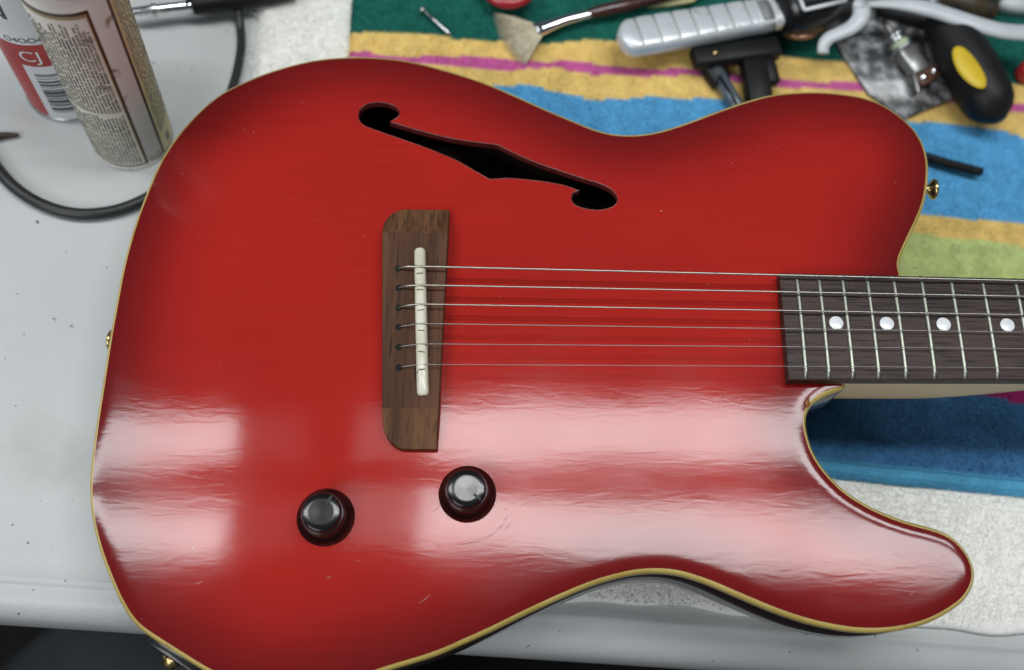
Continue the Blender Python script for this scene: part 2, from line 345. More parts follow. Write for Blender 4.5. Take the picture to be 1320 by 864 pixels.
# binding: follows the outline, rounded over the corner
def ring(profile, name, mat, parent=gt, P=OL, N_=NI, closed=True):
    V = []; Fc = []; n = len(P); k = len(profile)
    for i in range(n):
        for d, z in profile: q = P[i]+N_[i]*d; V.append((q[0], q[1], z))
    for i in range(n if closed else n-1):
        j = (i+1) % n
        for a in range(k-1): Fc.append((i*k+a, i*k+a+1, j*k+a+1, j*k+a))
    return mk(name, V, Fc, mat, parent)
zi = float(topz(np.array([BW]))[0])
ring([(BW+.0003, zi-.0004), (BW, zi-.0001), (BW*.8, zi-.00012), (.0012, zi-.0004), (.0006, zi-.0009), (.00015, zi-.0017), (0, zi-.0026), (0, zi-.0052), (.0004, zi-.0053)], 'binding', m_bind)
TH = -.043
ring([(.0006, zi-.0052), (.0003, zi-.0056), (.0003, TH+.006), (.0009, TH+.003), (.0025, TH+.0009), (.006, TH)], 'body_side', m_side)
bk = OL+NI*.006
bcv, _, bcf, *_ = geometry.delaunay_2d_cdt(list(map(Vector, bk.tolist())), [(i, (i+1) % NO) for i in range(NO)], [], 0, 1e-7)
BC = np.array([tuple(v) for v in bcv]); BF = np.array([tuple(f) for f in bcf]); BF = BF[inside(BC[BF].mean(1), bk)]
big('body_back', np.column_stack([BC, np.full(len(BC), TH)]), BF, m_inner, gt, smooth=False)
ring([(0, 1e-5), (.0002, -.0004), (.0003, -.0042)], 'sound_hole_edge', m_lining, P=FHC, N_=-normals(FHC)*-1)
rimp = np.vstack([FHC, FHC[:2]])
m_rim = M('rim_lacquer', (.11, .008, .008), (.14, .010, .009), 100, rough=.35, coat=1, coat_r=.2)
mk('sound_hole_rim', *sweep(np.column_stack([rimp, np.full(len(rimp), -.00026)]), .00032, 8, caps=False), m_rim, gt)
# chip in the binding at the lower cutaway
cp = G(1042, 519)
mk('binding_chip', *sweep([G(1042, 514, .0002), G(1040.5, 519, .0005), G(1041, 525, .0001)], [.0004, .0014, .0006], 8, .35), M('chip_wood', (.30, .13, .05), (.18, .06, .02), 300, rough=.7), gt)
# control wells and knobs
m_cap = M('glossy_black_cap', (.006, .006, .006), (.012, .012, .012), 80, rough=.17, spec=.6, rvar=.05)
for K, ang in ((K1, 60), (K2, -38)):
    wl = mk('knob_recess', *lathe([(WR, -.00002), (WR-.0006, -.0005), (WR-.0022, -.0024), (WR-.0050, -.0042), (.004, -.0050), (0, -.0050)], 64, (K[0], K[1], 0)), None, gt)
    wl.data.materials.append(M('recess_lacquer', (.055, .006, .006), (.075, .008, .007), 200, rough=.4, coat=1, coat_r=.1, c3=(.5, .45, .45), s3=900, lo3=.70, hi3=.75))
    kb = thing('control_knob', '', '', loc=None); kb.parent = gt; kb.location = (K[0], K[1], -.005); del kb['label']; del kb['category']
    kn = mk('skirt', *lathe([(0, .0002), (.0103, .0002), (.0105, .0010), (.0104, .0050), (.0100, .0125), (.0098, .0142), (.0093, .0148), (.0090, .0148)], 64), m_blackp, kb)
    mk('cap', *lathe([(.0090, .0146), (.0088, .0166), (.0084, .0174), (.0078, .0178), (.0050, .0177), (0, .0176)], 64), m_cap, kb)
    d = np.array([math.cos(R_(ang)), math.sin(R_(ang)), 0])
    mk('pointer', *boxm(d*.0063+np.array([0, 0, .0179]), (.0040, .0011, .0004), [d, np.cross((0, 0, 1), d), (0, 0, 1)]), M('pointer_grey', (.03, .03, .03), rough=.5), kb)
# scratches by the inner knob
m_scr = M('scratch', (.06, .012, .012), rough=.7); m_scrw = M('light_scratch', (.55, .34, .33), rough=.7)
for a, b, r, mm in ((-70, -52, .0215, m_scr), (-50, -38, .0212, m_scr), (-36, -28, .0205, m_scr), (-25, -19, .0185, m_scr), (-90, -74, .0222, m_scr), (28, 33, .021, m_scrw), (-44, -33, .0235, m_scr)):
    P = [np.array([K2[0]+r*math.cos(R_(t))*(1+.04*random.random()), K2[1]+r*math.sin(R_(t)), .00012]) for t in np.linspace(a, b, 6)]
    mk('scratch', *sweep(P, [.00003, .00014, .00003], 5, .15), mm, gt)
for (x0, y0, x1, y1) in ((558, 660, 566, 652), (668, 655, 690, 640), (1152, 714, 1160, 717), (540, 778, 556, 765), (250, 752, 262, 749), (1172, 766, 1178, 763), (420, 745, 428, 742)):
    mk('scratch', *sweep([G(x0, y0, .0001), G((x0+x1)/2, (y0+y1)/2+1, .0001), G(x1, y1, .0001)], [.00003, .00014, .00003], 5, .15), m_scrw, gt)

# bridge
stn = [(272, 520, 579.5), (273.2, 514, 579.4), (275.5, 508, 579.3), (280, 502, 579), (286, 497.7, 578.7), (292, 495, 578.4), (297, 493.8, 578.2), (303, 493.3, 578)]
mid = [(303, 493.3, 578), (320, 493, 577.2), (350, 493, 575.5), (390, 493, 573.3), (425, 493, 571.3), (460, 493, 569.5), (500, 493, 567.3), (528, 493, 566)]
end = [(528, 493, 566), (540, 493.4, 565.4), (550, 494.3, 565), (557, 495.6, 564.7), (564, 498.6, 564.4), (570, 503, 564.1), (575, 508.5, 563.9), (578.3, 514, 563.8), (579.6, 518, 563.8)]
br = bpy.data.objects.new('bridge', None); sc.collection.objects.link(br); br.parent = gt
BZ = .0078
def bz(y):
    if y < 303: return BZ-.0042*((303-y)/31)**.8
    if y > 528: return BZ-.0042*((y-528)/51.6)**.8
    return BZ
def loft(st, name, mat):
    V = []; Fc = []
    for y, a, b in st:
        z = bz(y); A = G(a, y, z*.7); B = G(b, y, z*.7); A[1] = B[1] = .5*(A[1]+B[1]); c = .0007
        for x, zz in ((A[0], -.0004), (A[0], z-c), (A[0]+c*.3, z-c*.35), (A[0]+c, z), (B[0]-c, z), (B[0]-c*.3, z-c*.35), (B[0], z-c), (B[0], -.0004)): V.append((x, A[1], zz))
    n = 8
    for i in range(len(st)-1):
        for k in range(n-1): Fc.append((i*n+k, i*n+k+1, (i+1)*n+k+1, (i+1)*n+k))
    Fc.append(tuple(range(n))); Fc.append(tuple((len(st)-1)*n+k for k in range(n))[::-1])
    o = mk(name, V, Fc, mat, br, smooth=False); return o
loft(stn, 'bridge_wing', m_rose_end); loft(mid, 'bridge_base', m_rose); loft(end, 'bridge_wing', m_rose_end)
SZ = .0118
sA, sB = G(540.5, 317.5, SZ), G(544.5, 507, SZ); sd = nrm(sB-sA); sn = np.array([-sd[1], sd[0], 0]); V = []; Fc = []
ns = 40
for i in range(ns):
    t = .5-.5*math.cos(math.pi*i/(ns-1)); c = sA+(sB-sA)*t; e = min(t, 1-t)*np.linalg.norm(sB-sA); wd = .0027*max(1-(1-min(e/.0016, 1))**3, .62)**.5; zt = SZ-.0016*(2*t-1)**4
    for x, z in ((-1, BZ-.001), (-1, zt-.0012), (-.62, zt-.0003), (0, zt), (.62, zt-.0003), (1, zt-.0012), (1, BZ-.001)): q = c+sn*wd*x; V.append((q[0], q[1], z))
for i in range(ns-1):
    for k in range(6): Fc.append((i*7+k, (i+1)*7+k, (i+1)*7+k+1, i*7+k+1))
Fc.append(tuple(range(7))); Fc.append(tuple((ns-1)*7+k for k in range(7))[::-1])
sad = mk('saddle', V, Fc, m_bone, br)
SY0 = [343.5, 368, 392.5, 417.5, 443.5, 469.5]
for i, y in enumerate(SY0):                                         # worn string grooves in the saddle
    q = G(541+i*.6, y+random.uniform(4, 10), SZ+.0001)
    mk('string_groove', *boxm(q, (.0030, .0004, .0003), [(1, .06*random.uniform(-3, 3), 0), (0, 1, 0), (0, 0, 1)]), M('groove_grey', (.16, .14, .09), rough=.8), br)
HY = [(513.4, 346.6), (514, 371.4), (514, 397), (514, 421.8), (514, 447.7), (514.6, 474)]
rad = [.00053, .00046, .00040, .00026, .00021, .00017]
for i, (hx, hy) in enumerate(HY):
    h = G(hx, hy, BZ)
    mk('pin_hole', *lathe([(.00165, .00002), (.0016, .00016), (.0013, .00018), (0, .0001)], 24, (h[0], h[1], BZ)), m_hole, br)
    s0 = G(541+i*.6, SY0[i], SZ); yA = (26.92+1.2-i*(26.92+23.83)/5)*.001; s1y = None
    ya = G(990, [354.8, 376.7, 400.7, 424, 447.3, 472.4][i], .0105); ye = ya+(ya-s0)/(ya[0]-s0[0])*(.50-ya[0])
    zt = SZ-.0016*(2*(.12+.76*(i/5))-1)**4+rad[i]
    P = [(h[0]-.0004, h[1], BZ-.001), (h[0]+.0005, h[1], BZ+.0006), ((h[0]+s0[0])/2-.001, (h[1]*.6+s0[1]*.4), BZ+.0022+(.0008 if i < 3 else 0)), (s0[0]-.0018, s0[1], zt-.0003), (s0[0], s0[1], zt), (s0[0]+.003, s0[1], zt-.00005)]
    P = list(catmull(P, 6))+[np.array([x, s0[1]+(ye[1]-s0[1])*(x-s0[0])/(ye[0]-s0[0]), zt+(.0098+rad[i]-zt)*(x-s0[0])/.30]) for x in np.linspace(s0[0]+.01, .50, 24)]
    mk('string', *sweep(P, rad[i], 10), m_wound if i < 3 else m_plain, gt)

# neck and fretboard
FB = .0072
hw = lambda x: .0274-.0108*(x-.1833); cy_ = lambda x: -.00095+.0006*0
xe0 = G(1003, 352, FB)[0]; xe1 = G(1019, 490, FB)[0]; xe = .5*(xe0+xe1)
fb = bpy.data.objects.new('fretboard', None); sc.collection.objects.link(fb); fb.parent = gt
V = []; Fc = []; xs = np.linspace(xe, .50, 40); c = .0006
for x in xs:
    h = hw(x)
    for y, z in ((-h, .0012), (-h, FB-c), (-h+c, FB-.0001)): V.append((x, cy_(x)+y, z))
    for t in np.linspace(-.9, .9, 7): V.append((x, cy_(x)+t*h, FB+.0006*(1-t*t)))
    for y, z in ((h-c, FB-.0001), (h, FB-c), (h, .0012)): V.append((x, cy_(x)+y, z))
k = 13
for i in range(len(xs)-1):
    for a in range(k): Fc.append((i*k+a, (i+1)*k+a, (i+1)*k+(a+1) % k, i*k+(a+1) % k))
Fc.append(tuple(range(k))); Fc.append(tuple((len(xs)-1)*k+a for a in range(k))[::-1])
mk('board', V, Fc, m_board, fb, smooth=False)
x22 = .1836
def fx(n): return x22+(.6477*(2**(-n/12))-.6477*(2**(-22/12)))
for n in range(7, 23):
    x = fx(n); h = hw(x)-.0003; V = []; Fc = []
    ys = np.linspace(-1, 1, 14); prf = [(-.00120, -.0004), (-.00112, .0002), (-.0008, .00075), (-.0003, .00100), (.0003, .00100), (.0008, .00075), (.00112, .0002), (.00120, -.0004)]
    for t in ys:
        e = .0006 if abs(t) > .99 else 0
        for a, z in prf: V.append((x+a, cy_(x)+t*h, FB+.0006*(1-t*t)+max(z-e, -.0004)))
    for i in range(13):
        for a in range(7): Fc.append((i*8+a, (i+1)*8+a, (i+1)*8+a+1, i*8+a+1))
    Fc.append(tuple(range(8))); Fc.append(tuple(13*8+a for a in range(8))[::-1])
    mk('fret', V, Fc, m_fret, fb)
for n in (21, 19, 17, 15, 9):
    x = .5*(fx(n)+fx(n-1))+.0002; mk('position_dot', *lathe([(.0034, -.0004), (.0034, .00022), (.0032, .00030), (0, .00030)], 36, (x, cy_(x)+.0012, FB+.0006)), m_dot, fb)
# neck: square heel then rounded back
xh = G(1090, 505, -.006)[0]; V = []; Fc = []; xs = np.concatenate([np.linspace(xe+.004, .232, 6), np.linspace(.238, .32, 16), np.linspace(.33, .50, 10)]); kk = 17
for x in xs:
    t = np.clip((x-.243)/.09, 0, 1); t = t*t*(3-2*t); dep = .034*(1-t)+.0165*t; p = 8*(1-t)+2.1*t; h = hw(x)-.0004
    for a in np.linspace(0, math.pi, kk):
        cx_, sy_ = math.cos(a), math.sin(a); V.append((x, cy_(x)+h*math.copysign(abs(cx_)**(2/p), cx_), .0013-dep*abs(sy_)**(2/p)))
for i in range(len(xs)-1):
    for a in range(kk-1): Fc.append((i*kk+a, i*kk+a+1, (i+1)*kk+a+1, (i+1)*kk+a))
Fc.append(tuple(range(kk))[::-1]); Fc.append(tuple((len(xs)-1)*kk+a for a in range(kk)))
mk('neck', V, Fc, m_maple, gt)
# strap buttons and side plate
def button(px, py, outdir, zz):
    q = G(px, py)-np.array(outdir)*(.0048 if px < 500 else .0005); b = np.array([q[0], q[1], zz]); o = mk('strap_button', *lathe([(0, -.001), (.0046, -.001), (.0046, .0004), (.0030, .0010), (.0022, .0022), (.0022, .0045), (.0032, .0062), (.0050, .0072), (.0056, .0080), (.0053, .0089), (.0035, .0095), (0, .0097)], 36, b, outdir), m_gold, gt)
button(1199, 226, (1, .02, 0), -.0150); button(139.5, 427, (-1, .05, 0), -.0140)
a, b = G(176, 811), G(262, 867); d = nrm(b-a); d[2] = 0; nn = np.array([d[1], -d[0], 0]); nn = nn if nn[1] < 0 else -nn; c = a*.42+b*.58
jp = bpy.data.objects.new('jack_plate', None); sc.collection.objects.link(jp); jp.parent = gt
mk('plate', *boxm(c+nn*.0008+np.array([0, 0, -.0190]), (.032, .0054, .022), [d, nn, (0, 0, 1)], .1), m_blackp, jp)
mk('jack_nut', *lathe([(0, .0), (.0042, .0), (.0042, .0018), (.0034, .0024), (.0034, .0040), (.0026, .0040), (.0024, .002), (0, .002)], 24, c+d*-.0035+nn*.0034+np.array([0, 0, -.0130]), nn), m_gold, jp)

# ------------------------------------------------------------------ white fleece mat
mL = T(326, 60, .010)[0]; mz = .005
f0, f1 = T(830, 779, .006), T(1280, 812, .006); fs = (f1[1]-f0[1])/(f1[0]-f0[0])
front = lambda x: f0[1]+fs*(x-f0[0])
mat_o = thing('fleece_mat', 'white fluffy fleece mat spread under the guitar and the striped towel', 'mat', (mL, front(mL), 0))
def wav(x, y, a=.001): return a*(np.sin(x*61+1.7*np.sin(y*23))+.7*np.sin(y*83+1.1+x*17)+.4*np.sin(x*143+y*71))
m_fleece = M('fleece', (.88, .88, .84), (.93, .93, .89), 60, rough=.9, bump=5e-4, bscale=600, spec=.1, c3=(.55, .55, .48), s3=70, lo3=.66, hi3=.85)
gxs = np.linspace(mL, .62, 180); V = []; Fc = []
for i, x in enumerate(gxs):
    y0 = front(x)+.0012*math.sin(x*55)+.0008*math.sin(x*131); ys = np.concatenate([[y0, y0-.0006, y0+.0008, y0+.003], np.linspace(y0+.006, .64, 120)])
    for j, y in enumerate(ys):
        z = [.0004, .0025, .0042, mz][j] if j < 4 else mz+max(float(wav(x, y, .0006)), -.001)
        if i == 0: z = .0004
        V.append((x, y, z))
nj = 124
for i in range(len(gxs)-1):
    for j in range(nj-1): Fc.append((i*nj+j, (i+1)*nj+j, (i+1)*nj+j+1, i*nj+j+1))
lo = np.array([mL, front(mL), 0]); V = np.array(V)-lo
big('backing', V, Fc, m_fleece, mat_o)
def blades(pts, hgt, wid, lean, spread, col=None):
    n = len(pts); ang = rng.uniform(0, 2*np.pi, n); h = hgt*rng.uniform(.6, 1.2, n); w_ = wid*rng.uniform(.6, 1.3, n)
    dx = np.cos(ang)*w_/2; dy = np.sin(ang)*w_/2
    ln = lean+rng.normal(0, spread, (n, 2)); b = pts
    m_ = b+np.column_stack([ln*h[:, None]*.4, h*.6]); t = b+np.column_stack([ln*h[:, None], h*.85])
    off = np.column_stack([dx, dy, np.zeros(n)])
    Vv = np.stack([b-off, b+off, m_+off*.8, t, m_-off*.8], 1).reshape(-1, 3); i = np.arange(n)*5
    Ff = np.concatenate([np.stack([i, i+1, i+2], 1), np.stack([i, i+2, i+4], 1), np.stack([i+4, i+2, i+3], 1)])
    return Vv, Ff
LGi = np.linalg.inv(MG)
def under_guitar(P, marg):
    q = ((P-LG)@LGi.T)[:, :2]; r = inside(q, OL[::5]); k = np.where(r)[0]; r[k] = segdist(q[k], OL[::5]) > marg; return r
tow_left = T(450, 40, .016)[0]
tf0, tf1 = T(1065, 612, .014), T(1320, 637, .014); tfs = (tf1[1]-tf0[1])/(tf1[0]-tf0[0]); tfront = lambda x: tf0[1]+tfs*(x-tf0[0])
n = 240000; P = np.column_stack([rng.uniform(mL, .47, n), rng.uniform(.02, .50, n)]); P = P[P[:, 1] > front(P[:, 0])+.0008]
vis = (P[:, 0] < tow_left+.004) | (P[:, 1] < tfront(P[:, 0])+.004); P = P[vis]
P3 = np.column_stack([P, mz+np.maximum(wav(P[:, 0], P[:, 1], .0006), -.001)-.0006]); P3 = P3[~under_guitar(P3, .03)]
cl = np.column_stack([np.sin(P3[:, 0]*95+2*np.sin(P3[:, 1]*60)), np.sin(P3[:, 1]*110+2*np.sin(P3[:, 0]*75))])*.45+np.array([-.15, -.25])
edge = (P3[:, 1]-front(P3[:, 0])) < .006; hh = np.where(edge, .0016, .0030)
Vv, Ff = blades(P3-lo, hh, .00048, cl, 1.1)
pl = big('fleece_pile', Vv, Ff, M('fleece_fibre', (.93, .93, .885), (.95, .95, .91), 55, rough=.85, spec=.15, c3=(.74, .72, .63), s3=60, lo3=.66, hi3=.8), mat_o, smooth=False); pl['kind'] = 'stuff'

# ------------------------------------------------------------------ striped towel
TZ = .0125
BND = [  # boundaries between stripes, back to front
 [(451, 38), (483, 37), (547, 45), (593, 51), (638, 52), (702, 53), (756, 49), (793, 53), (880, 62), (1000, 70), (1080, 78), (1180, 88), (1296, 105), (1340, 112)],
 [(451, 64), (471, 62.5), (517, 70), (585, 72), (638, 74), (699, 79.5), (725, 74), (774, 81), (822, 89), (886, 90), (998, 98.6), (1060, 104), (1100, 107), (1200, 118), (1302, 131), (1340, 136)],
 [(451, 70), (517, 76), (585, 85), (661, 91), (718, 84), (767, 95), (820, 97), (844, 98.6), (916, 98.6), (998, 111), (1060, 112), (1100, 118), (1200, 128), (1302, 141), (1340, 147)],
 [(451, 100), (600, 110), (646, 110), (680, 108), (729, 119), (775, 125), (812, 125), (844, 121), (875, 125.6), (926, 126), (1060, 140), (1175, 157), (1214, 157), (1242, 161), (1270, 162), (1294, 165), (1320, 176), (1340, 180)],
 [(451, 215), (900, 250), (1193, 275), (1233, 279), (1261, 282), (1300, 283), (1320, 286), (1340, 288)],
 [(451, 240), (900, 275), (1182, 300), (1222, 307), (1247, 309), (1275, 308), (1320, 316), (1340, 318)],
 [(451, 380), (900, 410), (1200, 430), (1340, 440)],
 [(451, 450), (900, 485), (1200, 499), (1265, 506), (1320, 517), (1340, 520)]]
BW_ = [np.array([T(x, y, TZ+.0015)[:2] for x, y in b]) for b in BND]
COLS = np.array([(.018, .15, .115), (.95, .70, .24), (.70, .15, .42), (.95, .70, .24), (.13, .46, .78), (.95, .70, .24), (.66, .77, .32), (.55, .05, .24), (.085, .26, .52)])
def stripe(x, y, jit=0):
    idx = np.zeros(len(x), int)
    for b in BW_: idx += (y+jit < np.interp(x, b[:, 0], b[:, 1])).astype(int)
    return idx
hump = lambda x, y: .034*np.exp(-((x-.47)/.045)**2-((y-.165)/.12)**2)
def tz(x, y):
    z = TZ+wav(x*.8, y*.7, .0011)+hump(x, y)+np.where(y < .22, .0024*np.sin(x*47+y*60)*np.sin(y*75-x*20), 0)+.0016*np.exp(-((y-.395+.03*np.sin(x*14))/.012)**2)
    return z
two = thing('striped_towel', 'striped terry towel in green, yellow, pink, blue and lime under the tools and neck', 'towel', (tow_left, .35, 0))
xs = np.arange(tow_left, .60, .0022); V = []; lo2 = np.array([tow_left, .35, 0]); nys = 230
for x in xs:
    y0 = tfront(x); ys = np.linspace(y0, .60, nys)
    z = tz(np.full(nys, x), ys); e = np.minimum((ys-y0)/.004, 1); z = .006+(z-.006)*np.sqrt(np.clip(1-(1-e)**2, 0, 1))
    if x == xs[0]: z[:] = .006
    V.append(np.column_stack([np.full(nys, x), ys, z]))
V = np.vstack(V); i, j = np.meshgrid(np.arange(len(xs)-1), np.arange(nys-1), indexing='ij'); q = (i*nys+j).ravel(); Fq = np.stack([q, q+nys, q+nys+1, q+1], 1)
idx = stripe(V[:, 0], V[:, 1]); C = COLS[idx]; hem = (V[:, 1]-tfront(V[:, 0])) < .0095; C = C.copy(); C[hem] = (.10, .37, .60)
m_terry = M('terry_cloth', (1, 1, 1), (.80, .80, .80), 90, rough=.9, bump=1.5e-3, bscale=420, spec=.05, attr='dye')
def dye(o, C):
    a = o.data.attributes.new('dye', 'FLOAT_COLOR', 'POINT'); a.data.foreach_set('color', np.column_stack([C, np.ones(len(C))]).astype(np.float32).ravel())
dye(big('cloth', V-lo2, Fq, m_terry, two), C)
n = 340000; P = np.column_stack([rng.uniform(tow_left, .48, n), rng.uniform(.09, .50, n)]); P = P[P[:, 1] > tfront(P[:, 0])+.0098]
P3 = np.column_stack([P, tz(P[:, 0], P[:, 1])-.0004]); P3 = P3[~under_guitar(P3, .035)]
pc = COLS[stripe(P3[:, 0], P3[:, 1], rng.normal(0, .00035, len(P3)))]*rng.uniform(.88, 1.12, (len(P3), 1))
cl = np.column_stack([np.sin(P3[:, 0]*140+2*np.sin(P3[:, 1]*90)), np.sin(P3[:, 1]*120+2*np.sin(P3[:, 0]*60))])*.5
Vv, Ff = blades(P3-lo2, .0009, .0007, cl, 1.0)
tp = big('terry_pile', Vv, Ff, m_terry.copy(), two, smooth=False); dye(tp, np.repeat(pc, 5, 0)); tp['kind'] = 'stuff'
def fibrous(o_, f=.5):                                              # thin fibres pass light through
    mt = o_.data.materials[0]; nt = mt.node_tree; N = nt.nodes; L = nt.links; b = N['Principled BSDF']; tr = N.new('ShaderNodeBsdfTranslucent'); mx = N.new('ShaderNodeMixShader'); mx.inputs[0].default_value = f
    L.new(b.inputs['Base Color'].links[0].from_socket, tr.inputs['Color']); L.new(b.outputs[0], mx.inputs[1]); L.new(tr.outputs[0], mx.inputs[2]); L.new(mx.outputs[0], N['Material Output'].inputs['Surface'])
fibrous(pl); fibrous(tp)
for s in (.0030, .0082):                                            # stitched hem lines
    P = [np.array([x, tfront(x)+s, float(tz(np.array([x]), np.array([tfront(x)+s]))[0])-(.0002 if s > .005 else .0009)]) for x in np.linspace(.2, .46, 60)]
    h = mk('hem_stitch', *sweep(P-lo2, .0007, 6), M('hem_thread', (.05, .26, .42), rough=.9), two)

# ------------------------------------------------------------------ cans on the table
def textmesh(s, size):
    cu = bpy.data.curves.new('t', 'FONT'); cu.body = s; cu.size = size; cu.align_x = 'CENTER'; o = bpy.data.objects.new('t', cu); sc.collection.objects.link(o)
    dg = bpy.context.evaluated_depsgraph_get(); me = bpy.data.meshes.new_from_object(o.evaluated_get(dg)); V = [tuple(v.co) for v in me.vertices]; Fc = [tuple(p.vertices) for p in me.polygons]
    bpy.data.objects.remove(o); bpy.data.meshes.remove(me); return V, Fc
def wrap(V, r, th, z0): return [(r*math.cos(th+x/r), r*math.sin(th+x/r), z0+y) for x, y, _ in V]
def patch(r, t0, t1, z0, z1, n=None):
    n = n or max(2, int(abs(t1-t0)/R_(5))+1); V = []; Fc = []
    for i in range(n+1):
        t = t0+(t1-t0)*i/n; V += [(r*math.cos(t), r*math.sin(t), z0), (r*math.cos(t), r*math.sin(t), z1)]
    for i in range(n): Fc.append((2*i, 2*i+2, 2*i+3, 2*i+1))
    return V, Fc
c1 = T(171, 176); r1 = .0222; H1 = .146; th = math.atan2(-c1[1], -c1[0])
can = thing('spray_can', 'grubby cream spray can with brown bordered small print panel beside the guitar', 'can', (c1[0], c1[1], 0))
m_can = M('grubby_cream_paint', (.70, .675, .63), (.78, .76, .71), 25, rough=.5, spec=.25, c3=(.26, .20, .12), s3=80, lo3=.60, hi3=.72)
m_panel = M('print_panel', (.76, .72, .61), (.82, .79, .70), 40, rough=.45, c3=(.12, .10, .06), s3=85, lo3=.64, hi3=.72)
m_print = M('grey_print', (.20, .19, .16), (.40, .38, .32), 120, rough=.6)
m_brown = M('brown_border', (.045, .028, .016), (.10, .05, .02), 60, rough=.4)
m_tan = M('tan_border', (.34, .26, .13), rough=.4)
m_yel = M('pale_yellow_panel', (.66, .58, .28), (.72, .65, .36), 50, rough=.45, c3=(.16, .13, .07), s3=110, lo3=.66, hi3=.74)
mk('can_wall', *lathe([(0, .0010), (r1-.003, .0006), (r1-.0008, 0), (r1+.0002, .0008), (r1+.0002, .0018), (r1-.0002, .0026), (r1, .0034), (r1, H1-.004), (r1-.0006, H1-.002)], 72), m_can, can)
mk('top_rim', *lathe([(r1-.0006, H1-.002), (r1+.0006, H1-.0012), (r1+.0006, H1+.0006), (r1-.0008, H1+.0012), (r1-.0016, H1)], 72), m_can, can)
mk('lid', *lathe([(r1-.0014, H1-.0006), (r1-.002, H1+.0004), (r1*.5, H1+.0010), (0, H1+.0010)], 60), M('white_lid', (.78, .80, .78), rough=.35), can)
a0, a1, a2, a3 = th-R_(78), th+R_(5), th+R_(34), th+R_(104); zb, zt_ = .0055, H1-.0125
mk('print_panel', *patch(r1+.00012, a0, a1, zb, zt_, 24), m_panel, can)
bd = [patch(r1+.00020, a0, a1, zb-.0008, zb+.0005, 24), patch(r1+.00020, a0, a1, zt_-.0001, zt_+.0021, 24), patch(r1+.00021, a1-.02, a1+.03, zb-.0008, zt_+.0021, 2)]
mk('panel_border', *join(*bd), m_brown, can)
mk('panel_trim', *join(patch(r1+.00024, a0, a1-.03, zt_-.0022, zt_-.0001, 24), patch(r1+.00024, a1-.045, a1-.022, zb, zt_, 2)), m_tan, can)
rows = []; t = a0+.03; zbr = zb+(zt_-zb)*.40
while t < a1-.09:
    for (za, zc) in ((zb+.002, zbr-.0010-.003*random.random()), (zbr+.0006, zt_-.004-(.010*random.random()))):
        z = za
        while z < zc-.001:
            ln = random.uniform(.0012, .011); rows.append(patch(r1+.0003, t, t+.044, z, min(z+ln, zc), 2)); z += ln+random.uniform(.0005, .0014)
    t += .079
mk('fine_print', *join(*rows), m_print, can)
mk('yellow_panel', *patch(r1+.00012, a2, a3, .0040, H1-.004, 20), m_yel, can)
mk('panel_border', *join(patch(r1+.0002, a2-.03, a2+.035, .0032, H1-.004, 2), patch(r1+.0002, a2, a3, .0030, .0042, 16), patch(r1+.0002, a2, a3, H1-.0046, H1-.0034, 16)), m_brown, can)
rows = []
for k in range(46):
    z = .022+k*.0025; t0 = a2+.10+random.random()*.03; 
    while t0 < a3-.1:
        d = random.uniform(.06, .2); Vp, Fp = patch(r1+.0003, t0, t0+d, z, z+.0011, 3)
        Vp = [(x, y, zz+.004*(math.atan2(y, x)-a2)) for x, y, zz in Vp]; rows.append((Vp, Fp)); t0 += d+.04
mk('fine_print', *join(*rows), m_print, can)
mk('stamp_mark', *patch(r1+.0003, a2+.25, a2+.42, .0075, .0145, 3), M('green_grey_stamp', (.22, .27, .22), rough=.6), can)

c2 = T(91, 112); r2 = .0235; H2 = .135; th = math.atan2(-c2[1], -c2[0])
can2 = thing('spray_can', 'white spray can with red band and barcode behind the cream can', 'can', (c2[0], c2[1], 0))
m_can2 = M('pale_grey_can_paint', (.56, .58, .60), (.62, .64, .66), 30, rough=.35, coat=.3)
m_redp = M('red_print', (.36, .022, .022), (.42, .03, .03), 50, rough=.4); m_ink = M('dark_ink', (.05, .055, .065), rough=.5); m_wht = M('white_print', (.72, .74, .76), rough=.4)
mk('can_wall', *lathe([(0, .001), (r2-.003, .0006), (r2-.001, 0), (r2+.0005, .0006), (r2+.0007, .0020), (r2, .0030), (r2, H2-.004), (r2-.004, H2+.003), (.008, H2+.008), (0, H2+.008)], 72), m_can2, can2)
mk('base_rim', *lathe([(r2+.0006, .0002), (r2+.0012, .0009), (r2+.0009, .0021), (r2+.0001, .0028)], 72), m_steel, can2)
mk('red_band', *join(patch(r2+.00012, th-R_(95), th+R_(2), .0520, .0700, 24), patch(r2+.00012, th-R_(95), th-R_(46), .0032, .0520, 12)), m_redp, can2)
mk('barcode_panel', *patch(r2+.00012, th-R_(46), th+R_(30), .0034, .0520, 14), m_wht, can2)
bars = []; z = .010
while z < .045:
    h_ = random.choice([.0006, .001, .0018, .0028]); bars.append(patch(r2+.00022, th-R_(36), th-R_(8), z, z+h_, 6)); z += h_+random.choice([.0006, .0010, .0016])
mk('barcode', *join(*bars), m_ink, can2)
Vt, Ft = textmesh('CJ', .012); mk('band_lettering', wrap(Vt, r2+.00024, th-R_(30), .0565), Ft, m_wht, can2)
Vt, Ft = textmesh('O4OO4O', .0055); mk('small_lettering', wrap(Vt, r2+.00024, th-R_(24), .0718), Ft, m_ink, can2)
Vt, Ft = textmesh('IIN', .018); mk('large_lettering', wrap(Vt, r2+.00024, th-R_(58), .0900), Ft, m_ink, can2)

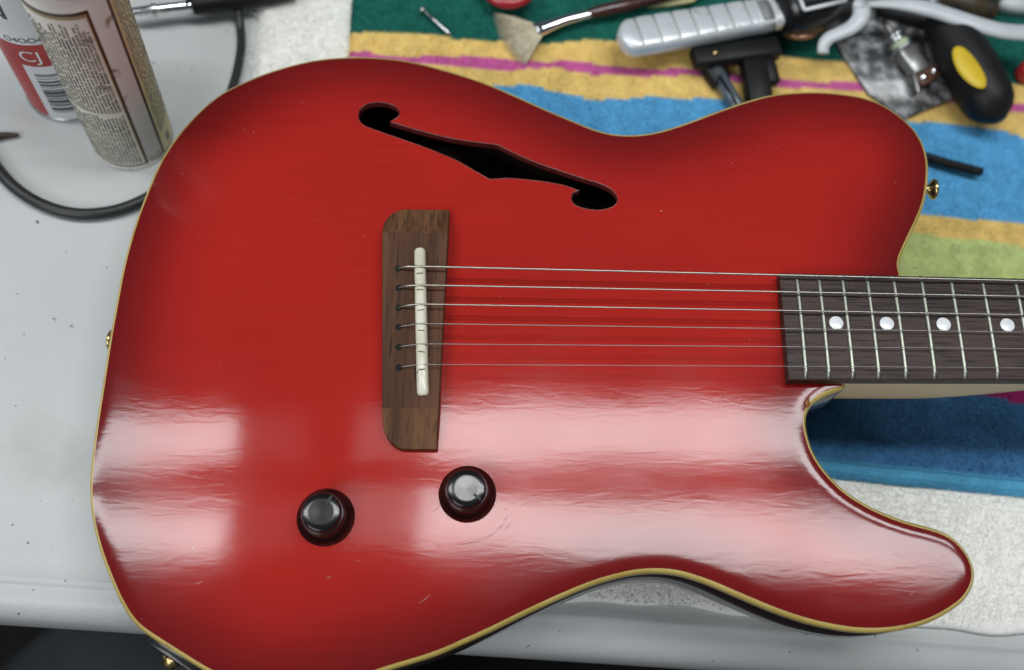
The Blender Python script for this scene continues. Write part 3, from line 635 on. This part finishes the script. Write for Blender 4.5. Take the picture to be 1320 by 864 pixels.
# ------------------------------------------------------------------ cables and the soldering iron
m_rub = M('black_rubber', (.010, .012, .013), (.02, .022, .024), 60, rough=.42)
def lay(pts, z): return catmull([T(x, y, z if np.isscalar(z) else z[i]) for i, (x, y) in enumerate(pts)], 8)
o = mk('power_cable', *sweep(lay([(-60, 120), (-30, 178), (0, 222), (27, 248), (62, 267), (100, 276), (138, 274), (170, 265), (200, 250), (240, 225)], .0034), .0033, 12), m_rub)
tag(o, 'thick black cable curving across the table below the spray cans', 'cable')
si = thing('soldering_iron', 'soldering iron with silver barrel and black handle behind the cream spray can', 'soldering iron', T(250, 10, 0))
b0_ = T(250, 10, 0)
def loc(P, o): return np.asarray(P)-np.asarray(o)
mk('barrel', *sweep(loc(lay([(160, 17), (195, 13.5), (250, 7.5)], .012), b0_), [.0022, .0034, .0034], 20), m_chrome, si)
mk('collar', *sweep(loc(lay([(196, 13.3), (202, 12.6)], .012), b0_), .0040, 20), m_steel, si)
mk('handle', *sweep(loc(lay([(246, 8), (252, 6.5), (300, 0), (350, -8), (380, -12)], .012), b0_), [.0036, .0058, .0062, .0062, .005], 20), m_blackm, si)
mk('cord', *sweep(loc(lay([(305, -4), (307, 14), (310, 36), (311, 58), (308, 80), (302.5, 104), (294, 130), (285, 160)], [.012, .0075, .0035, .0032, .0032, .0032, .0032, .0032]), b0_), .0026, 12), m_rub, si)
o = mk('metal_pick', *sweep(lay([(-20, 178), (5, 175), (24, 174)], [.003, .0025, .0020]), [.0024, .0020, .0009], 10), M('rusty_steel', (.10, .08, .06), (.05, .04, .03), 200, rough=.6, metal=.6)); tag(o, 'dark pointed metal pick tip at the left table side', 'tool')

# ------------------------------------------------------------------ things on the towel
zt0 = TZ+.003
nail = thing('nail', 'small thin steel nail on the dark green stripe', 'nail', T(562, 28, zt0)); b0_ = T(562, 28, zt0)
nh, nt_ = T(545, 13, zt0+.002), T(581, 45, zt0+.001)
mk('shank', *sweep(loc([nh, (nh+nt_)/2, nt_-(nt_-nh)*.08, nt_], b0_), [.0011, .0011, .0010, .0002], 10), m_steel, nail)
mk('head', *lathe([(0, -.0006), (.0024, -.0006), (.0024, .0004), (.0012, .0010), (0, .001)], 20, nh-b0_, nt_-nh), m_steel, nail)

# fan brush
fbz = zt0+.003; b0_ = T(700, 36, fbz)
bru = thing('fan_brush', 'fan shaped artist brush with cream bristles, silver ferrule and dark brown handle', 'brush', b0_)
pa, pb = T(688, 31, fbz), T(699, 48, fbz); tipa = [T(x, y, zt0+.001) for x, y in [(636, 17), (637, 30), (641, 45), (648, 60), (657, 71), (667, 80), (677, 85)]]; tipc = catmull(tipa, 8)
V = []; Fc = []
for k in range(900):
    u = random.random(); i_ = u*(len(tipc)-1); tp_ = tipc[int(i_)]; r0 = pa+(pb-pa)*(u*.9+.05+random.uniform(-.05, .05)); tp_ = r0+(tp_-r0)*random.uniform(.88, 1.03); zz = random.uniform(-.0007, .0010)
    r0 = r0+np.array([0, 0, random.uniform(-.001, .001)]); tp_ = tp_+np.array([random.uniform(-.0006, .0006), 0, zz]); s = nrm(np.cross(tp_-r0, (0, 0, 1)))*.00014; md = (r0+tp_)/2+np.array([0, 0, .0008+zz*.5])
    o_ = len(V); V += [r0-s-b0_, r0+s-b0_, md+s-b0_, tp_-b0_, md-s-b0_]; Fc += [(o_, o_+1, o_+2, o_+4), (o_+4, o_+2, o_+3)]
bs = mk('bristles', V, Fc, M('hog_bristle', (.66, .60, .44), (.52, .45, .30), 300, rough=.6), bru, smooth=False); bs['kind'] = 'stuff'
mk('ferrule', *sweep(loc(catmull([T(690, 40, fbz), T(700, 36, fbz), T(722, 28, fbz+.001), T(745, 21.5, fbz+.002), T(762, 17.5, fbz+.002)], 5), b0_), [.0048, .0046, .0034, .0031, .0031], 24, .8), m_chrome, bru)
mk('handle', *sweep(loc(catmull([T(759, 18, fbz+.002), T(775, 14.5, fbz+.002), T(800, 9, fbz+.003), T(840, 0, fbz+.003), T(890, -12, fbz+.003)], 5), b0_), [.0031, .0040, .0042, .0036, .0028], 20), M('maroon_handle', (.045, .012, .010), (.06, .018, .014), 60, rough=.25, coat=.8), bru)

# red handled pliers at the back edge
b0_ = T(655, 2, zt0)
rp = thing('red_grip', 'red plastic tool grip at the back edge above the fan brush', 'tool', b0_)
mk('grip', *sweep(loc(lay([(622, -20), (630, -7), (642, 2), (658, 5), (674, 1), (688, -12)], .024), b0_), .0034, 14), M('red_plastic', (.36, .015, .02), rough=.3, coat=.5), rp)
mk('core', *sweep(loc(lay([(640, -16), (655, -3), (672, -14)], .022), b0_), .0050, 12), m_blackm, rp)

# pale yellow folded cloth
o = mk('cloth_scrap', *prism([T(x, y, 0) for x, y in [(812, 22), (828, 30), (850, 30), (884, 25), (896, 14), (900, -14), (830, -14)]], zt0-.001, zt0+.0022), M('pale_yellow_cloth', (.60, .56, .26), (.66, .62, .34), 120, rough=.9, bump=1e-3, bscale=500)); tag(o, 'pale yellow scrap of cloth behind the silver ribbed tool', 'cloth')

# silver ribbed tool with black barrel and clamp
zk = TZ+.022; b0_ = T(900, 45, zk)
kt = thing('clamp_tool', 'silver ribbed handle tool with black barrel and black clamp legs', 'tool', b0_)
m_alu = M('brushed_silver', (.74, .78, .80), (.66, .70, .72), 60, (1, 1, 1), rough=.34, metal=.35, rvar=.08, c3=(.30, .31, .31), s3=140, lo3=.64, hi3=.76)
A = T(797, 53, zk); B = T(1008, 16, zk); ax = nrm(B-A); sd_ = nrm(np.cross((0, 0, 1), ax)); Ln = np.linalg.norm(B-A); V = []; Fc = []
npf = 90; segs = 20
def hw_(u): return (.0112+.0012*math.sin(min(u/.28, 1)*math.pi/2)) - .0022*u
for i in range(npf):
    u = i/(npf-1); c = A+ax*Ln*u; e = u*Ln; cap = math.sqrt(max(1-(1-min(e/.010, 1))**2, .03)); rib = 1+.045*abs(math.sin(u*math.pi*9.0))**.6 if u < .80 else 1.01
    for k in range(segs):
        a = 2*math.pi*k/segs; cx_, sx_ = math.cos(a), math.sin(a); p = .55
        y = hw_(u)*cap*math.copysign(abs(cx_)**p, cx_)*(rib if cx_ > 0 else 1); z = .0062*math.sqrt(cap)*math.copysign(abs(sx_)**p, sx_)*(rib if sx_ > 0 else 1)
        V.append(c+sd_*y+np.array([0, 0, z])-b0_)
for i in range(npf-1):
    for k in range(segs): Fc.append((i*segs+k, (i+1)*segs+k, (i+1)*segs+(k+1) % segs, i*segs+(k+1) % segs))
Fc.append(tuple(range(segs))); mk('ribbed_handle', V, Fc, m_alu, kt)
for k in range(1, 9):                                               # grooves between the ribs
    u = k/9*.98; 
    if u > .82: continue
    c = A+ax*Ln*u+np.array([0, 0, .0062]); mk('groove', *boxm(c-b0_, (.0005, hw_(u)*1.6, .0007), [ax, sd_, (0, 0, 1)]), m_steel2, kt)
c = A+ax*Ln*.84; mk('grey_band', *sweep(loc([c, c+ax*.0075], b0_), .0119, 28, .62), M('grey_band', (.20, .215, .22), rough=.4), kt)
bA, bB = T(1003, 16, zk), T(1075, -4, zk)
mk('barrel', *sweep(loc([bA-(bB-bA)*.06, bA, bA+(bB-bA)*.12, bA+(bB-bA)*.5, bB], b0_), [.010, .015, .019, .021, .021], 36), m_blackp, kt)
q = T(1034, 40, zk+.002); mk('copper_ring', *sweep(loc(catmull([T(1014, 42, zk-.004), T(1030, 48, zk-.003), T(1046, 46, zk-.003), T(1058, 38, zk-.004)], 5), b0_), .0016, 10), M('copper', (.55, .30, .20), rough=.35, metal=1), kt)
w0_ = [T(1031, -2, .052), T(1037, 13, .052), T(1090, 1, .052), T(1084, -14, .052)]
mk('label_plate', *[[tuple(v-b0_) for v in join(*[sweep([w0_[i], w0_[(i+1) % 4]], .0012, 8) for i in range(4)])[0]], join(*[sweep([w0_[i], w0_[(i+1) % 4]], .0012, 8) for i in range(4)])[1]], m_wht, kt)
def bar(name, p, q, wd, hg, mat, o, z0, z1=None):
    p = T(*p, z0); q = T(*q, z0 if z1 is None else z1); a = nrm(q-p); s = nrm(np.cross((0, 0, 1), a)); return mk(name, *boxm((p+q)/2-b0_, (np.linalg.norm(q-p), wd, hg), [a, s, np.cross(a, s)], .12), mat, o)
bar('clamp_jaw', (893, 76), (1003, 62), .013, .009, m_blackm, kt, .026)
bar('clamp_jaw', (905, 70), (930, 108), .012, .008, m_blackm, kt, .021, .018)
mk('clamp_leg', *sweep(loc([T(920, 88, .020), T(945, 130, .017), T(962, 160, .0165)], b0_), .0048, 16), M('blue_grey_tube', (.16, .20, .23), rough=.3, metal=.5), kt)
mk('leg_stripe', *sweep(loc([T(927, 97, .0245), T(949, 133, .0220), T(960, 152, .0215)], b0_), .0009, 8), m_blackm, kt)
bar('clamp_leg', (968, 70), (982, 150), .0150, .010, m_blackm, kt, .024, .020)
bar('clamp_leg', (985, 68), (996, 110), .0085, .008, m_blackm, kt, .023, .020)
mk('screw', *lathe([(0, 0), (.0019, 0), (.0019, .0012), (0, .0016)], 20, T(922, 69, .0310)-b0_), m_gold, kt)
mk('screw', *lathe([(0, 0), (.0024, 0), (.0020, .0016), (0, .002)], 20, T(898, 82, .024)-b0_), M('copper_screw', (.35, .2, .15), rough=.4, metal=1), kt)

# pearloid sheet
m_pearl = M('black_pearloid', (.05, .052, .054), (.50, .51, .52), 120, (1, 1, 1), lo=.42, hi=.72, rough=.3, coat=.35, coat_r=.12, detail=3)
o = mk('pearloid_sheet', *prism([T(x, y, 0) for x, y in [(1052, 58), (1066, 20), (1110, 0), (1190, -4), (1225, 40), (1243, 128), (1228, 139), (1200, 150), (1150, 172), (1104, 140)]], zt0-.0012, zt0+.0016), m_pearl); tag(o, 'grey and black pearloid plastic sheet lying beside the yellow oval screwdriver', 'plastic sheet')

# small control switch on the pearloid sheet
zs = zt0+.0100; b0_ = T(1172, 70, zt0+.002)
sw = thing('control_switch', 'small steel control switch with brown wafer and two solder lugs on pearloid sheet', 'switch', b0_)
p0, p1 = T(1138, 26, zs+.004), T(1198, 112, zs-.004); ax = nrm(p1-p0); Ls = np.linalg.norm(p1-p0); at_ = lambda u: p0+ax*Ls*u-b0_; sx = nrm(np.cross((0, 0, 1), ax)); uz = np.cross(ax, sx)
mk('shaft', *sweep([at_(0), at_(.25)], .0016, 16), m_steel2, sw)
mk('washer', *sweep([at_(.23), at_(.27)], .0072, 28), m_steel, sw)
mk('nut', *sweep([at_(.275), at_(.33)], .0058, 6), m_steel, sw)
mk('green_washer', *sweep([at_(.335), at_(.40)], .0056, 28), M('green_fibre', (.42, .52, .36), rough=.5), sw)
mk('flange', *sweep([at_(.405), at_(.44)], .0076, 28), m_steel, sw)
mk('bracket', *boxm(at_(.62), (Ls*.34, .0125, .0080), [ax, sx, uz], .1), M('bracket_steel', (.46, .47, .45), (.36, .36, .34), 200, rough=.4, metal=.8), sw)
mk('wafer', *boxm(at_(.88)+sx*.004, (Ls*.15, .0200, .0058), [ax, sx, uz], .08), M('brown_phenolic', (.10, .035, .022), (.14, .05, .03), 150, rough=.5), sw)
for s in (-.0022, .0075): mk('solder_lug', *lathe([(0, .0), (.0028, 0), (.0026, .0010), (.0014, .0018), (0, .002)], 20, at_(.87)+sx*s+uz*.0029, uz), m_chrome, sw)
mk('bracket_leg', *boxm(at_(.86)-sx*.0075, (Ls*.30, .0030, .0050), [ax+sx*-.45, sx, uz], .1), m_steel2, sw)

# screwdriver handle
zh = TZ+.0195; b0_ = T(1250, 95, zh)
sd2 = thing('screwdriver', 'fat black screwdriver handle with yellow oval inset on the blue stripe', 'screwdriver', b0_)
h0, h1 = T(1214, 22, zh), T(1288, 156, zh-.001); HL = h1-h0
mk('grip', *sweep(loc([h0+HL*t for t in np.linspace(0, 1, 40)], b0_), [.0125, .0142, .0150, .0156, .0161, .0165, .0168, .0170, .0171, .0171, .0170, .0166, .0159, .0145, .0112, .004], 36, .95), m_blackm, sd2)
mk('shaft', *sweep(loc([h0-HL*.6, h0+HL*.02], b0_), .0035, 16), m_steel, sd2)
o0, o1 = T(1234, 58, zh+.0165), T(1270, 112, zh+.0165); od = nrm(o1-o0); osd = nrm(np.cross((0, 0, 1), od)); V = []; Fc = []; ctr = (o0+o1)/2; a_, b_ = np.linalg.norm(o1-o0)/2, .0074
rings = [0, .45, .75, .92, 1.0]; sg = 40
for rr in rings:
    for k in range(sg):
        t = 2*math.pi*k/sg; X, Y = a_*rr*math.cos(t), b_*rr*math.sin(t); dome = math.sqrt(.0166**2-min(Y*1.0, .016)**2)-.0166
        p = ctr+od*X+osd*Y; p[2] = zh+.0166*.95+.0009+dome-(.0016 if rr == 1.0 else 0)-.55*(X*.11)**2/.0166; V.append(p-b0_)
for i in range(len(rings)-1):
    for k in range(sg): Fc.append((i*sg+k, (i+1)*sg+k, (i+1)*sg+(k+1) % sg, i*sg+(k+1) % sg))
mk('oval_inset', V, Fc, M('yellow_plastic', (.72, .52, .03), (.66, .46, .03), 80, rough=.4), sd2)

# pale grey tool with long arm and curled arm
m_pg = M('pale_grey_plastic', (.52, .56, .58), (.58, .62, .64), 50, rough=.35, coat=.2)
b0_ = T(1107, 8, .045)
pg = thing('grey_cutters', 'pale grey plastic tool with long flat arm and short curled arm', 'tool', b0_)
mk('long_arm', *sweep(loc(lay([(1098, 9), (1118, 6), (1150, 5), (1190, 10), (1230, 22), (1268, 34), (1300, 41), (1345, 43)], .045), b0_), [.0016, .0018, .0036, .0056, .0056, .0056, .0056, .0056], 18, .55), m_pg, pg)
mk('curled_arm', *sweep(loc(lay([(1108, 5), (1111, 14), (1108, 25), (1097, 36), (1082, 43), (1069, 49), (1062, 58), (1061, 69)], [.045, .045, .044, .042, .04, .038, .036, .034]), b0_), [.0052, .0056, .0052, .0046, .0042, .0040, .0038, .0036], 18, .6), m_pg, pg)
mk('pivot', *lathe([(0, .001), (.0040, .001), (.0044, -.002), (.0044, -.007), (0, -.007)], 24, T(1108, 4, .048)-b0_), m_pg, pg)
mk('jaw', *sweep(loc([T(1105, 8, .043), T(1060, 0, .043), T(1010, -12, .043)], b0_), [.0042, .0040, .003], 12, .6), m_steel2, pg)

# allen key, red and clear bits, dark tool at the corner
o = mk('hex_key', *sweep(catmull([T(1150, 190, zt0+.003), T(1195, 203, zt0+.0025), T(1230, 213, zt0+.0022), T(1265, 222, zt0+.0020)], 5), .0030, 6), m_blackm); tag(o, 'black hex key rod lying on the blue stripe beside the guitar horn', 'hex key')
b0_ = T(1325, 92, zt0+.004)
o = mk('red_piece', *[[tuple(v) for v in lathe([(0, -.006), (.006, -.006), (.0068, -.003), (.0068, .003), (.005, .006), (0, .0066)], 28, b0_)[0]], lathe([(0, -.006), (.006, -.006), (.0068, -.003), (.0068, .003), (.005, .006), (0, .0066)], 28, b0_)[1]], M('red_cap_plastic', (.38, .02, .025), rough=.3, coat=.4)); tag(o, 'small unknown red plastic bead on the towel at the right edge', 'piece')  # red plastic piece of unknown kind, given a simple round shape
o = mk('clear_wedge', *prism([T(x, y, 0) for x, y in [(1262, 34), (1288, 6), (1300, -6), (1316, 14), (1322, 44)]], zt0-.001, zt0+.010, .003), M('frosted_plastic', (.50, .54, .54), rough=.3)); tag(o, 'frosted pale plastic wedge behind the grey arm at top right', 'plastic wedge')
b0_ = T(1225, -6, zt0+.01)
dk = thing('dark_tool', 'dark brown and black tool body at the top right behind the grey arm', 'tool', b0_)
mk('body', *sweep(loc(lay([(1150, -22), (1200, -8), (1250, 6), (1282, 12)], .026), b0_), [.010, .012, .011, .007], 20, .8), M('dark_brown_plastic', (.03, .022, .012), (.05, .036, .016), 60, rough=.4), dk)
mk('collar', *sweep(loc(lay([(1268, 8), (1276, 11)], .026), b0_), .0094, 20, .8), m_blackm, dk)
o = mk('black_block', *boxm(T(1170, 12, .020), (.040, .022, .012), [(1, -.25, 0), (.25, 1, 0), (0, 0, 1)], .2), m_blackm); tag(o, 'small black case filling the dark area under the grey arm', 'case')  # plain black block filling a dark area under the grey arm
